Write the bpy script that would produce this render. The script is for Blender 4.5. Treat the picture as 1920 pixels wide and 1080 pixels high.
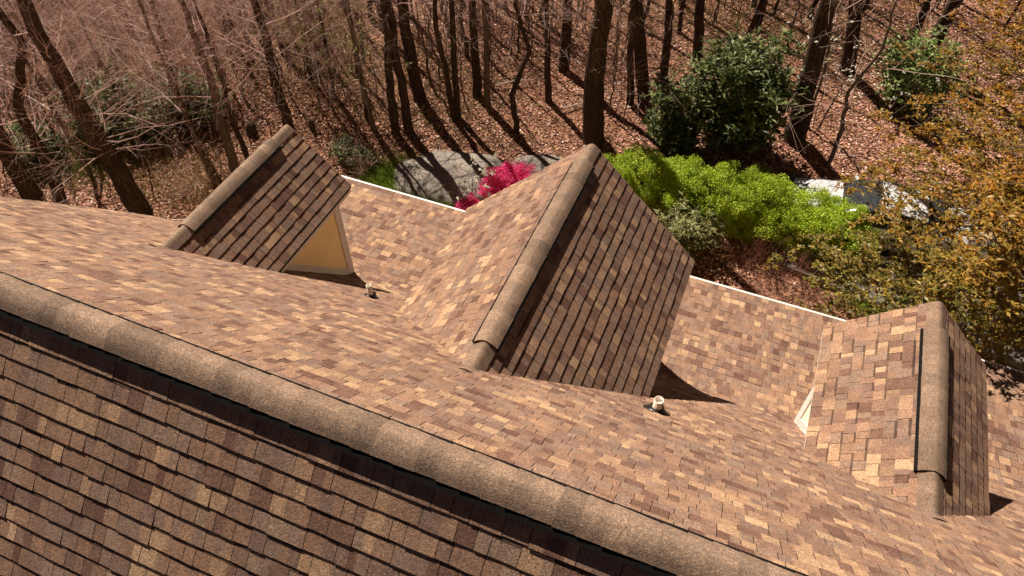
import bpy, math, random
import numpy as np
from mathutils import Vector, Matrix
random.seed(7); rng = np.random.default_rng(7)
sc = bpy.context.scene
for o in list(bpy.data.objects): bpy.data.objects.remove(o)
C = sc.collection
# ------------------------------------------------------------------ camera
YAW, PIT, ROL = -0.38643, 0.85168, 0.00453
FPX = 1355.85
CAM = np.array([0., -1.7166, 3.7612])
fw = np.array([math.sin(YAW)*math.cos(PIT), math.cos(YAW)*math.cos(PIT), -math.sin(PIT)])
r0 = np.array([math.cos(YAW), -math.sin(YAW), 0.]); u0 = np.cross(r0, fw)
rt = r0*math.cos(ROL)+u0*math.sin(ROL); up = -r0*math.sin(ROL)+u0*math.cos(ROL)
cd = bpy.data.cameras.new('camera'); cam = bpy.data.objects.new('camera', cd); C.objects.link(cam)
cd.sensor_width = 36; cd.lens = FPX/1920*36; cd.clip_start = .05; cd.clip_end = 2000
cam.matrix_world = Matrix(((rt[0], up[0], -fw[0], CAM[0]), (rt[1], up[1], -fw[1], CAM[1]), (rt[2], up[2], -fw[2], CAM[2]), (0, 0, 0, 1)))
sc.camera = cam
# ------------------------------------------------------------------ light
SUNL = np.array([.67, -.50, -1.]); SUNL /= np.linalg.norm(SUNL)
w = bpy.data.worlds.new('World'); sc.world = w; w.use_nodes = True
nt = w.node_tree; bg = nt.nodes['Background']
sky = nt.nodes.new('ShaderNodeTexSky'); sky.sky_type = 'NISHITA'; sky.sun_disc = False; sky.air_density = .15; sky.dust_density = .1; sky.ozone_density = 1.
sky.sun_elevation = math.asin(-SUNL[2]); sky.sun_rotation = math.atan2(-SUNL[0], -SUNL[1])
wt = nt.nodes.new('ShaderNodeMix'); wt.data_type = 'RGBA'; wt.blend_type = 'MULTIPLY'; wt.inputs[0].default_value = 1
wt.inputs[7].default_value = (1, .78, .56, 1); nt.links.new(sky.outputs[0], wt.inputs[6]); nt.links.new(wt.outputs[2], bg.inputs[0]); bg.inputs[1].default_value = .05
sl = bpy.data.lights.new('sun', 'SUN'); sl.energy = 5.0; sl.angle = math.radians(.5); sl.color = (1, .875, .73)
so = bpy.data.objects.new('sun', sl); C.objects.link(so)
so.rotation_euler = Vector(SUNL).to_track_quat('-Z', 'Y').to_euler()
vs = sc.view_settings; vs.view_transform = 'Standard'; vs.look = 'None'; vs.gamma = 1; vs.exposure = 0.95
# ------------------------------------------------------------------ helpers
def tag(o, label=None, cat=None, group=None, kind=None):
    if label: o['label'] = label
    if cat: o['category'] = cat
    if group: o['group'] = group
    if kind: o['kind'] = kind
    return o
def empty(name, loc=(0, 0, 0), rz=0, parent=None):
    o = bpy.data.objects.new(name, None); C.objects.link(o); o.location = loc; o.rotation_euler = (0, 0, rz)
    o.empty_display_size = .3
    if parent: o.parent = parent
    return o
def copy_tree(o, parent=None):
    c = o.copy(); C.objects.link(c)
    if parent: c.parent = parent
    for ch in [x for x in bpy.data.objects if x.parent == o]: copy_tree(ch, c)
    return c
def pix(px, py):
    d = fw+rt*(px-960)/FPX-up*(py-540)/FPX
    return d
def at(px, py, z):
    d = pix(px, py); k = (z-CAM[2])/d[2]; return CAM+d*k
def at_Y(px, py, D):      # point on that line of sight at horizontal forward distance D
    d = pix(px, py); h = np.array([math.sin(YAW), math.cos(YAW), 0]); return CAM+d*(D/(d@h))
def fdist(P):
    h = np.array([math.sin(YAW), math.cos(YAW), 0]); return (np.asarray(P)-CAM)@h
class MB:
    def __init__(s): s.v = []; s.f = []; s.t = []
    def add(s, vs, fs, t=None):
        b = len(s.v); s.v += [tuple(map(float, p)) for p in vs]
        for f in fs: s.f.append(tuple(b+i for i in f)); s.t.append(t if t is not None else (.5, .5, .5))
    def box(s, c, d, t=None, R=None):
        c = np.array(c, float); hx, hy, hz = [k/2 for k in d]; P = []
        for z in (-hz, hz):
            for x, y in ((-hx, -hy), (hx, -hy), (hx, hy), (-hx, hy)):
                p = np.array([x, y, z])
                if R is not None: p = R@p
                P.append(c+p)
        s.add(P, [(3, 2, 1, 0), (4, 5, 6, 7), (0, 1, 5, 4), (1, 2, 6, 5), (2, 3, 7, 6), (3, 0, 4, 7)], t)
    def bar(s, a, b, wd, ht, upv=(0, 0, 1), t=None):
        a = np.array(a, float); b = np.array(b, float); d = b-a; L = np.linalg.norm(d); d /= L
        x = np.cross(d, upv); x /= np.linalg.norm(x); z = np.cross(x, d)
        s.box((a+b)/2, (wd, L, ht), t, np.stack([x, d, z], 1))
    def prism(s, poly, off, t=None):
        n = len(poly); P = [np.array(p, float) for p in poly]; Q = [p+np.array(off) for p in P]
        s.add(P+Q, [tuple(range(n))[::-1], tuple(range(n, 2*n))]+[(i, (i+1) % n, n+(i+1) % n, n+i) for i in range(n)], t)
    def tube(s, pts, rad, n=6, t=None, cap=True):
        pts = [np.array(p, float) for p in pts]; V = []; m = len(pts); x = None
        for i, p in enumerate(pts):
            d = pts[min(i+1, m-1)]-pts[max(i-1, 0)]; d = d/(np.linalg.norm(d)+1e-9)
            if x is None: x = np.cross(d, (0.31, .95, .05))
            x = x-d*(x@d); x /= np.linalg.norm(x)+1e-9
            y = np.cross(d, x)
            for k in range(n):
                a = 2*math.pi*k/n; V.append(p+rad[i]*(x*math.cos(a)+y*math.sin(a)))
        F = [(i*n+k, i*n+(k+1) % n, (i+1)*n+(k+1) % n, (i+1)*n+k) for i in range(m-1) for k in range(n)]
        if cap: F += [tuple(range(n))[::-1], tuple((m-1)*n+k for k in range(n))]
        s.add(V, F, t)
    def lathe(s, prof, n=24, t=None, R=None, c=(0, 0, 0)):
        V = []
        for r, z in prof:
            for k in range(n):
                a = 2*math.pi*k/n; p = np.array([r*math.cos(a), r*math.sin(a), z])
                if R is not None: p = R@p
                V.append(p+np.array(c))
        F = [(i*n+k, i*n+(k+1) % n, (i+1)*n+(k+1) % n, (i+1)*n+k) for i in range(len(prof)-1) for k in range(n)]
        s.add(V, F, t)
    def build(s, name, mat, parent=None, smooth=False):
        me = bpy.data.meshes.new(name); me.from_pydata(s.v, [], s.f)
        if any(isinstance(q, list) for q in s.t):
            T4 = []
            for f, q in zip(s.f, s.t): T4 += q if isinstance(q, list) else [q]*len(f)
            ca = me.attributes.new('tone', 'FLOAT_COLOR', 'CORNER'); t4 = np.ones((len(T4), 4), np.float32); t4[:, :3] = T4; ca.data.foreach_set('color', t4.ravel())
            return finish(name, me, mat, parent, smooth, None)
        return finish(name, me, mat, parent, smooth, np.array(s.t, float) if s.t else None)
def finish(name, me, mat, parent, smooth, tones):
    if tones is not None:
        at_ = me.attributes.new('tone', 'FLOAT_COLOR', 'FACE')
        t4 = np.ones((len(me.polygons), 4), np.float32); t4[:, :3] = tones
        at_.data.foreach_set('color', t4.ravel())
    me.materials.append(mat)
    if smooth: me.polygons.foreach_set('use_smooth', np.ones(len(me.polygons), bool))
    me.update()
    o = bpy.data.objects.new(name, me); C.objects.link(o)
    if parent: o.parent = parent
    return o
def quads(name, V, mat, parent=None, tones=None, smooth=False):   # V: (n,4,3) array of loose quads
    n = len(V); me = bpy.data.meshes.new(name)
    me.vertices.add(4*n); me.vertices.foreach_set('co', np.ascontiguousarray(V, np.float32).ravel())
    me.loops.add(4*n); me.loops.foreach_set('vertex_index', np.arange(4*n, dtype=np.int32))
    me.polygons.add(n); me.polygons.foreach_set('loop_start', np.arange(0, 4*n, 4, dtype=np.int32))
    me.polygons.foreach_set('loop_total', np.full(n, 4, np.int32)); me.update(calc_edges=True)
    return finish(name, me, mat, parent, smooth, tones)
# ------------------------------------------------------------------ materials
def newmat(name):
    m = bpy.data.materials.new(name); m.use_nodes = True; t = m.node_tree
    return m, t, t.nodes['Principled BSDF']
def N(t, kind, **kw):
    n = t.nodes.new(kind)
    for k, v in kw.items():
        if k in n.inputs: n.inputs[k].default_value = v
        else: setattr(n, k, v)
    return n
def ramp(t, stops, interp='LINEAR'):
    r = t.nodes.new('ShaderNodeValToRGB'); r.color_ramp.interpolation = interp
    e = r.color_ramp.elements
    while len(e) < len(stops): e.new(.5)
    for i, (p, c) in enumerate(stops): e[i].position = p; e[i].color = tuple(c)+((1,) if len(c) == 3 else ())
    return r
def mix(t, a, b, fac, mode='MIX'):
    m = t.nodes.new('ShaderNodeMix'); m.data_type = 'RGBA'; m.blend_type = mode
    for s, v in ((6, a), (7, b), (0, fac)):
        if hasattr(v, 'is_output'): t.links.new(v, m.inputs[s])
        else: m.inputs[s].default_value = tuple(v)+((1,) if isinstance(v, tuple) and len(v) == 3 else ()) if isinstance(v, tuple) else v
    return m.outputs[2]
def coords(t): return N(t, 'ShaderNodeTexCoord').outputs['Object']
def noise(t, co, sc_, det=2, rough=.5):
    n = N(t, 'ShaderNodeTexNoise', Scale=sc_, Detail=det, Roughness=rough); t.links.new(co, n.inputs['Vector']); return n.outputs[0]
def bump(t, h, st, dist, bs):
    b = N(t, 'ShaderNodeBump', Strength=st, Distance=dist); t.links.new(h, b.inputs['Height']); t.links.new(b.outputs[0], bs.inputs['Normal'])
def shingle_mat():
    m, t, b = newmat('shingle'); co = coords(t)
    a = N(t, 'ShaderNodeAttribute', attribute_name='tone')
    n1 = noise(t, co, 105, 3, .75); n2 = noise(t, co, 48, 2, .6); n3 = noise(t, co, 1.3, 3); n4 = noise(t, co, 11, 3, .6)
    g = ramp(t, [(.30, (.25, .23, .23)), (.47, (.85, .85, .86)), (.57, (1.15, 1.1, 1.04)), (.70, (2.3, 2.0, 1.65))]); t.links.new(n1, g.inputs[0])
    c = mix(t, a.outputs['Color'], g.outputs[0], .85, 'MULTIPLY')
    g2 = ramp(t, [(.3, (.70, .68, .67)), (.7, (1.30, 1.28, 1.24))]); t.links.new(n2, g2.inputs[0])
    c = mix(t, c, g2.outputs[0], .8, 'MULTIPLY')
    g3 = ramp(t, [(.3, (.86, .86, .88)), (.7, (1.12, 1.1, 1.07))]); t.links.new(n3, g3.inputs[0])
    c = mix(t, c, g3.outputs[0], 1.0, 'MULTIPLY')
    g4 = ramp(t, [(.3, (.87, .86, .86)), (.7, (1.1, 1.1, 1.1))]); t.links.new(n4, g4.inputs[0])
    c = mix(t, c, g4.outputs[0], 1.0, 'MULTIPLY')
    t.links.new(c, b.inputs['Base Color']); b.inputs['Roughness'].default_value = .92; b.inputs['Specular IOR Level'].default_value = .25
    bump(t, n1, 1., .0055, b); return m
def plain(name, col, rough=.6, var=.12, scale=6, metal=0, spec=.5, bmp=0, coat=0):
    m, t, b = newmat(name); co = coords(t); n = noise(t, co, scale, 4, .6)
    r = ramp(t, [(.3, tuple(k*(1-var) for k in col)), (.7, tuple(min(1, k*(1+var)) for k in col))]); t.links.new(n, r.inputs[0])
    t.links.new(r.outputs[0], b.inputs['Base Color']); b.inputs['Roughness'].default_value = rough; b.inputs['Metallic'].default_value = metal
    b.inputs['Specular IOR Level'].default_value = spec
    if coat: b.inputs['Coat Weight'].default_value = coat
    if bmp: bump(t, noise(t, co, scale*6, 3), bmp, .01, b)
    return m
def leafmat(name, trans=.35, gloss=.35):
    m, t, b = newmat(name); a = N(t, 'ShaderNodeAttribute', attribute_name='tone')
    t.links.new(a.outputs['Color'], b.inputs['Base Color']); b.inputs['Roughness'].default_value = gloss; b.inputs['Specular IOR Level'].default_value = .28
    tr = N(t, 'ShaderNodeBsdfTranslucent'); t.links.new(a.outputs['Color'], tr.inputs[0])
    mx = N(t, 'ShaderNodeMixShader'); mx.inputs[0].default_value = trans
    out = t.nodes['Material Output']; t.links.new(b.outputs[0], mx.inputs[1]); t.links.new(tr.outputs[0], mx.inputs[2]); t.links.new(mx.outputs[0], out.inputs[0]); return m
def bark(name, c1, c2):
    m, t, b = newmat(name); co = coords(t)
    mp = N(t, 'ShaderNodeMapping'); mp.inputs['Scale'].default_value = (9, 9, 1.6); t.links.new(co, mp.inputs[0])
    n = noise(t, mp.outputs[0], 2.2, 5, .65); r = ramp(t, [(.32, c1), (.68, c2)]); t.links.new(n, r.inputs[0])
    n2 = noise(t, co, .7, 2); r2 = ramp(t, [(.35, (.7, .75, .7)), (.7, (1.15, 1.1, 1.05))]); t.links.new(n2, r2.inputs[0])
    t.links.new(mix(t, r.outputs[0], r2.outputs[0], 1., 'MULTIPLY'), b.inputs['Base Color']); b.inputs['Roughness'].default_value = .95
    b.inputs['Specular IOR Level'].default_value = .15
    bump(t, n, .8, .03, b); return m
M = dict(
    shingle=shingle_mat(),
    black=plain('black_plastic', (.008, .007, .007), .85, .2, 30, spec=.06),
    felt=plain('felt', (.03, .028, .027), .9, .2, 20, spec=.2),
    trim=plain('trim_paint', (.60, .51, .44), .6, .06, 3),
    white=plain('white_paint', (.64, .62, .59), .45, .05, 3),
    cream=plain('cream_panel', (.84, .60, .27), .7, .07, 2.5),
    sunlit_cream=plain('sunlit_cream_panel', (.80, .72, .56), .7, .06, 3),  # the cheek cream with sunlight put into its colour
    glass=plain('window_glass', (.02, .025, .03), .05, .1, 1),
    pvc=plain('pvc', (.66, .58, .49), .45, .08, 12),
    rubber=plain('rubber', (.014, .013, .013), .28, .2, 18),
    metal=plain('metal', (.55, .55, .55), .3, .05, 5, metal=1),
    bark=bark('bark', (.022, .014, .011), (.115, .075, .055)),
    bark2=bark('pale_bark', (.07, .05, .042), (.25, .18, .145)),
    twig=plain('twig', (.55, .385, .34), .9, .25, 2, spec=.1),
    palewood=plain('pale_twig', (.55, .44, .40), .85, .2, 3, spec=.15),
    leaf=leafmat('leaf', .30, .45), waxy=leafmat('waxy_leaf', .15, .48), petal=leafmat('petal', .35, .6),
    dead=leafmat('dead_leaf', .1, .8),
    paint=plain('car_paint', (.66, .68, .71), .28, .02, 2, metal=.2, coat=1.),
    carglass=plain('car_glass', (.035, .04, .045), .12, .1, 2),
    tyre=plain('tyre', (.02, .02, .02), .8, .2, 20),
    lamp=plain('lamp_lens', (.35, .05, .04), .15, .1, 4), lens=plain('clear_lens', (.6, .6, .62), .1, .05, 4),
)
def asphalt():
    m, t, b = newmat('asphalt'); co = coords(t); n = noise(t, co, 60, 3, .7); n2 = noise(t, co, .8, 4)
    r = ramp(t, [(.3, (.05, .047, .045)), (.7, (.15, .14, .13))]); t.links.new(n, r.inputs[0])
    r2 = ramp(t, [(.3, (.7, .7, .7)), (.7, (1.3, 1.25, 1.2))]); t.links.new(n2, r2.inputs[0])
    t.links.new(mix(t, r.outputs[0], r2.outputs[0], 1., 'MULTIPLY'), b.inputs['Base Color']); b.inputs['Roughness'].default_value = .9; bump(t, n, .4, .01, b); return m
M['asphalt'] = asphalt()
def rockmat():
    m, t, b = newmat('rock'); co = coords(t); n = noise(t, co, 1.6, 6, .7); n2 = noise(t, co, 22, 4, .7)
    r = ramp(t, [(.3, (.13, .11, .095)), (.5, (.22, .19, .165)), (.72, (.32, .28, .245))]); t.links.new(n, r.inputs[0])
    r2 = ramp(t, [(.3, (.7, .7, .7)), (.7, (1.25, 1.25, 1.25))]); t.links.new(n2, r2.inputs[0])
    t.links.new(mix(t, r.outputs[0], r2.outputs[0], 1., 'MULTIPLY'), b.inputs['Base Color']); b.inputs['Roughness'].default_value = .95; bump(t, n2, .6, .04, b); return m
M['rock'] = rockmat()
def groundmat():
    m, t, b = newmat('forest_floor'); co = coords(t)
    v = N(t, 'ShaderNodeTexVoronoi', Scale=16.); t.links.new(co, v.inputs['Vector'])
    sx = N(t, 'ShaderNodeSeparateColor'); t.links.new(v.outputs['Color'], sx.inputs[0])
    r = ramp(t, [(0, (.06, .028, .018)), (.35, (.17, .08, .052)), (.7, (.27, .135, .088)), (1, (.40, .22, .155))]); t.links.new(sx.outputs[0], r.inputs[0])
    n = noise(t, co, .35, 4, .6); r2 = ramp(t, [(.38, (.62, .62, .6)), (.62, (1.15, 1.1, 1.05))]); t.links.new(n, r2.inputs[0])
    c = mix(t, r.outputs[0], r2.outputs[0], 1., 'MULTIPLY')
    n3 = noise(t, co, .22, 5, .65); r3 = ramp(t, [(.58, (0, 0, 0)), (.75, (.6, .6, .6))]); t.links.new(n3, r3.inputs[0])
    c = mix(t, c, (.085, .085, .03), r3.outputs[0]); 
    t.links.new(c, b.inputs['Base Color']); b.inputs['Roughness'].default_value = .95; b.inputs['Specular IOR Level'].default_value = .15
    bump(t, v.outputs['Distance'], .7, .05, b); return m
M['ground'] = groundmat()
# ------------------------------------------------------------------ terrain
GZ = -11.05
def gh(x, y):
    x = np.asarray(x, float); y = np.asarray(y, float)
    f = np.clip((y-12)/6, 0, 1)*(1-np.clip((x-.2)/1.5, 0, 1)*np.clip((19.5-y)/1.5, 0, 1))
    h = GZ+f*(.12*np.sin(x*.31+1)+.10*np.sin(y*.43+x*.11)+.05*np.sin(x*1.1+y*.7))
    h = h+.55*np.exp(-(((x+15)/4)**2+((y-15.5)/1.4)**2))            # low bank on the left
    return h
xs = np.concatenate([np.linspace(-400, -45, 10), np.linspace(-44, 30, 149), np.linspace(34, 400, 10)])
ys = np.concatenate([np.linspace(-60, 6, 8), np.linspace(7, 50, 87), np.linspace(55, 500, 12)])
XX, YY = np.meshgrid(xs, ys); ZZ = gh(XX, YY)
me = bpy.data.meshes.new('ground'); nx = len(xs)
me.from_pydata(np.stack([XX.ravel(), YY.ravel(), ZZ.ravel()], 1).tolist(), [], [(j*nx+i, j*nx+i+1, (j+1)*nx+i+1, (j+1)*nx+i) for j in range(len(ys)-1) for i in range(nx-1)])
tag(finish('ground', me, M['ground'], None, True, None), kind='structure')
mb = MB()
DRV = [(1.4, 13.9), (1.4, 17.9), (40, 20.5), (40, 13.2), (8, 12.6)]
mb.prism([(x, y, GZ+.17) for x, y in DRV], (0, 0, -.3)); tag(mb.build('driveway', M['asphalt']), kind='structure')
# ------------------------------------------------------------------ house
A_ = .8389; TA = math.tan(A_); CA = math.cos(A_); SA = math.sin(A_)
LOW = math.radians(10); BE = .7655; TB = math.tan(BE); CB = math.cos(BE); SB = math.sin(BE)
YB, YE = 5.2, 7.94
LB = YB/CA; FIL = .35
S_ = np.linspace(-.2, 16, 3241); ds = S_[1]-S_[0]
k_ = np.clip((S_-(LB-FIL))/(2*FIL), 0, 1); TH = A_+(LOW-A_)*k_
PY = np.cumsum(np.cos(TH))*ds; PZ = -np.cumsum(np.sin(TH))*ds
i0 = np.searchsorted(S_, 0); PY -= PY[i0]; PZ -= PZ[i0]
SE = float(np.interp(YE, PY, S_))
def prof(s): return np.interp(s, S_, PY), np.interp(s, S_, PZ), np.interp(s, S_, TH)
def roofz(y): return float(np.interp(y, PY, PZ))
def far_P(u, s, h=0):
    y, z, th = prof(s); return np.array([u, y+h*math.sin(th), z+h*math.cos(th)])
def near_P(u, s, h=0): return np.array([u, -s*CA-h*SA, -s*SA+h*CA])
TONES = [(.252, .156, .110), (.222, .140, .103), (.285, .182, .126), (.35, .232, .150), (.170, .100, .075), (.195, .128, .102), (.243, .168, .128), (.138, .077, .058), (.40, .275, .18), (.245, .155, .110), (.225, .155, .12)]
WT = [3.4, 3.4, 3, 2.6, 3.2, 3, 3, 1.6, 1.0, 3.2, 3]
def tone():
    t = random.choices(TONES, WT)[0]; k = random.uniform(.92, 1.08); return tuple(c*k for c in t)
EXP = .1433
def shingles(mb, P, s0, s1, lo, hi, keep=None, e=EXP, bright=1.0):
    n = int(math.ceil((s1-s0)/e-.2))
    for k in range(n):
        sb = s1-(n-1-k)*e; st = max(sb-e-.006, s0)
        if sb < s0+.04: continue
        a, b = lo(sb), hi(sb); u = a-random.uniform(0, .2); high = random.random() < .5; prev = tone()
        while u < b:
            wd = random.choice((.09, .12, .14, .16, .19, .22, .26, .30))*random.uniform(.93, 1.07)
            ua, ub = max(u, a), min(u+wd, b); gap = .0024; u += wd
            was = high; high = (not high) if random.random() < .75 else high
            if ub-ua < .02: continue
            if keep and not keep((ua+ub)/2, sb, st): continue
            t_ = .0122 if was else .0098
            # cuts across the tab where the granule blend changes
            cuts = [0.]; wtab = ub-ua
            while cuts[-1] < wtab-.05: cuts.append(min(wtab, cuts[-1]+random.uniform(.06, .15)))
            if len(cuts) == 1: cuts.append(wtab)
            cuts[-1] = wtab
            cols = [tone() if random.random() < .85 else prev for _ in cuts[1:]]; prev = cols[-1]
            U = [0.]; CC = [cols[0]]
            for i in range(1, len(cuts)-1):
                w_ = .0008 if random.random() < .45 else random.uniform(.006, .018)
                U += [cuts[i]-w_, cuts[i]+w_]; CC += [cols[i-1], cols[i]]
            U.append(wtab); CC.append(cols[-1]); m = len(U)
            j = [random.uniform(-.0016, .0020) for _ in range(2)]; sj = sb+(0 if was else -.0018)+random.uniform(-.001, .001); sl_ = random.uniform(-.0016, .0016)
            top = []; bot = []; fr = []
            for q in U:
                f = q/wtab; uu = ua+gap+(wtab-2*gap)*f; h_ = t_+j[0]*(1-f)+j[1]*f+random.uniform(-.0007, .0007); ss_ = sj+sl_*f+random.uniform(-.0006, .0006)
                top.append(P(uu, st, .001)); bot.append(P(uu, ss_, h_)); fr.append(P(uu, ss_, -.012))
            hb = P(ua, st, .0011)-P(ua, st, 0); b0 = len(mb.v); mb.v += [tuple(map(float, p)) for p in top+bot+fr+[P(ua+gap, st, -.012), P(ub-gap, st, -.012)]]
            blk = (.028, .021, .018)
            for i in range(m-1):
                mb.f.append((b0+i, b0+i+1, b0+m+i+1, b0+m+i)); mb.t.append([CC[i], CC[i+1], CC[i+1], CC[i]])
                mb.f.append((b0+m+i, b0+m+i+1, b0+2*m+i+1, b0+2*m+i)); mb.t.append(blk)
            mb.f += [(b0, b0+m, b0+2*m, b0+3*m), (b0+2*m-1, b0+m-1, b0+3*m+1, b0+3*m-1)]; mb.t += [blk, blk]
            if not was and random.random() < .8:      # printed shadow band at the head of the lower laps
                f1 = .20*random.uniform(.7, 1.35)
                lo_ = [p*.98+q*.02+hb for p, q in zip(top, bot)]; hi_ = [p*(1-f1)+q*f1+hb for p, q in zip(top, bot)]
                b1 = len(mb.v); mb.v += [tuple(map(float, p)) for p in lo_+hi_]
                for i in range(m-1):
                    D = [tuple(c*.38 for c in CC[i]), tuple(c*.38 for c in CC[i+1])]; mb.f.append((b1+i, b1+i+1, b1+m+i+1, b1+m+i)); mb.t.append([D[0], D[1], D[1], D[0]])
house = empty('house', (0, 0, 0))
tag(house, 'large house with brown asphalt shingle roof, ridge vents and three gabled dormers', 'house')
XR = 12.0
LE = [(-6, -8.2), (0, -8.2), (4.2, -9.5), (5.45, -9.45), (7.94, -9.6)]
def left_edge_y(y): return float(np.interp(y, [p[0] for p in LE], [p[1] for p in LE]))
mb = MB(); shingles(mb, far_P, 0.0, SE, lambda s: left_edge_y(prof(s)[0]), lambda s: XR)
far = mb.build('roof_slope', M['shingle'], house)
mb = MB(); shingles(mb, near_P, 0, 7.2, lambda s: -8.2, lambda s: XR)
near = mb.build('roof_slope', M['shingle'], house); near['label'] = 'near roof slope in grazing light'
mb = MB()        # decking under the shingles
ss = list(np.linspace(0, SE, 70)); top = []; bot = []
for s in ss:
    y = prof(s)[0]; l = left_edge_y(y)
    top.append((l, s)); 
for i in range(len(ss)-1):
    (l0, s0), (l1, s1) = top[i], top[i+1]
    a, b, c, d = far_P(l0+.01, s0, -.004), far_P(XR, s0, -.004), far_P(XR, s1, -.004), far_P(l1+.01, s1, -.004)
    mb.add([a, b, c, d]+[p-np.array([0, 0, .16]) for p in (a, b, c, d)], [(3, 2, 1, 0), (4, 5, 6, 7), (0, 4, 7, 3), (1, 2, 6, 5)])
mb.prism([near_P(-8.19, 0, -.004), near_P(XR, 0, -.004), near_P(XR, 7.2, -.004), near_P(-8.19, 7.2, -.004)], (0, 0, -.16))
mb.build('roof_deck', M['felt'], house)
# eave: drip edge, fascia, gutter
ze = roofz(YE)
mb = MB(); mb.box(((-9.6+XR)/2, YE+.022, ze+.004), (XR+9.6, .034, .012)); mb.box(((-9.6+XR)/2, YE+.042, ze-.012), (XR+9.6, .006, .045))
mb.build('drip_edge', M['white'], house)
mb = MB(); L = XR+9.6; cx = (XR-9.6)/2
mb.box((cx, YE-.03, ze-.30), (L, .03, .2)); mb.build('fascia', M['white'], house)
mb = MB(); mb.box((cx, YE+.035, ze-.20), (L, .075, .008)); mb.box((cx, YE+.072, ze-.14), (L, .008, .12)); mb.build('gutter', M['white'], house)
# rake trim on left gable edge
mb = MB()
for i in range(0, len(ss)-1, 3):
    j = min(i+3, len(ss)-1)
    a = far_P(top[i][0]-.012, ss[i], -.07); b = far_P(top[j][0]-.012, ss[j], -.07)
    mb.bar(a, b, .02, .15)
mb.build('rake_board', M['trim'], house)
# walls
mb = MB()
def wallpoly(x):
    P = [(x, -4.5, GZ-.5), (x, -4.5, -4.5*TA-.2)] + [(x, y, (-abs(y)*TA if y < 0 else roofz(y))-.2) for y in (-.01, 2, 4, 4.8, 5.2, 5.6, 6, YE-.4)] + [(x, YE-.4, GZ-.5)]
    return P
mb.prism(wallpoly(-8.1), (.2, 0, 0)); mb.prism(wallpoly(XR-.4), (.2, 0, 0))
mb.box(((XR-8.3)/2, YE-.5, (GZ-.5+roofz(YE-.4)-.2)/2), (XR+7.9, .2, roofz(YE-.4)-.2-GZ+.5)); mb.box(((XR-8.3)/2, -4.4, (GZ-.5-4.5*TA-.3)/2), (XR+7.9, .2, -4.5*TA-.3-GZ+.5))
mb.build('wall', M['cream'], house)
for x in (-6.5, -3, 1, 4.5, 8):
    mb = MB(); 
    for dx, dz, wx, wz in ((0, .75, 1.3, .1), (0, -.75, 1.3, .1), (-.6, 0, .1, 1.4), (.6, 0, .1, 1.4), (0, 0, .05, 1.4)): mb.box((x+dx, YE-.37, -8.6+dz), (wx, .06, wz))
    f = mb.build('window', M['white'], house); mb = MB(); mb.box((x, YE-.385, -8.6), (1.1, .02, 1.4)); mb.build('pane', M['glass'], f)
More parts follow.
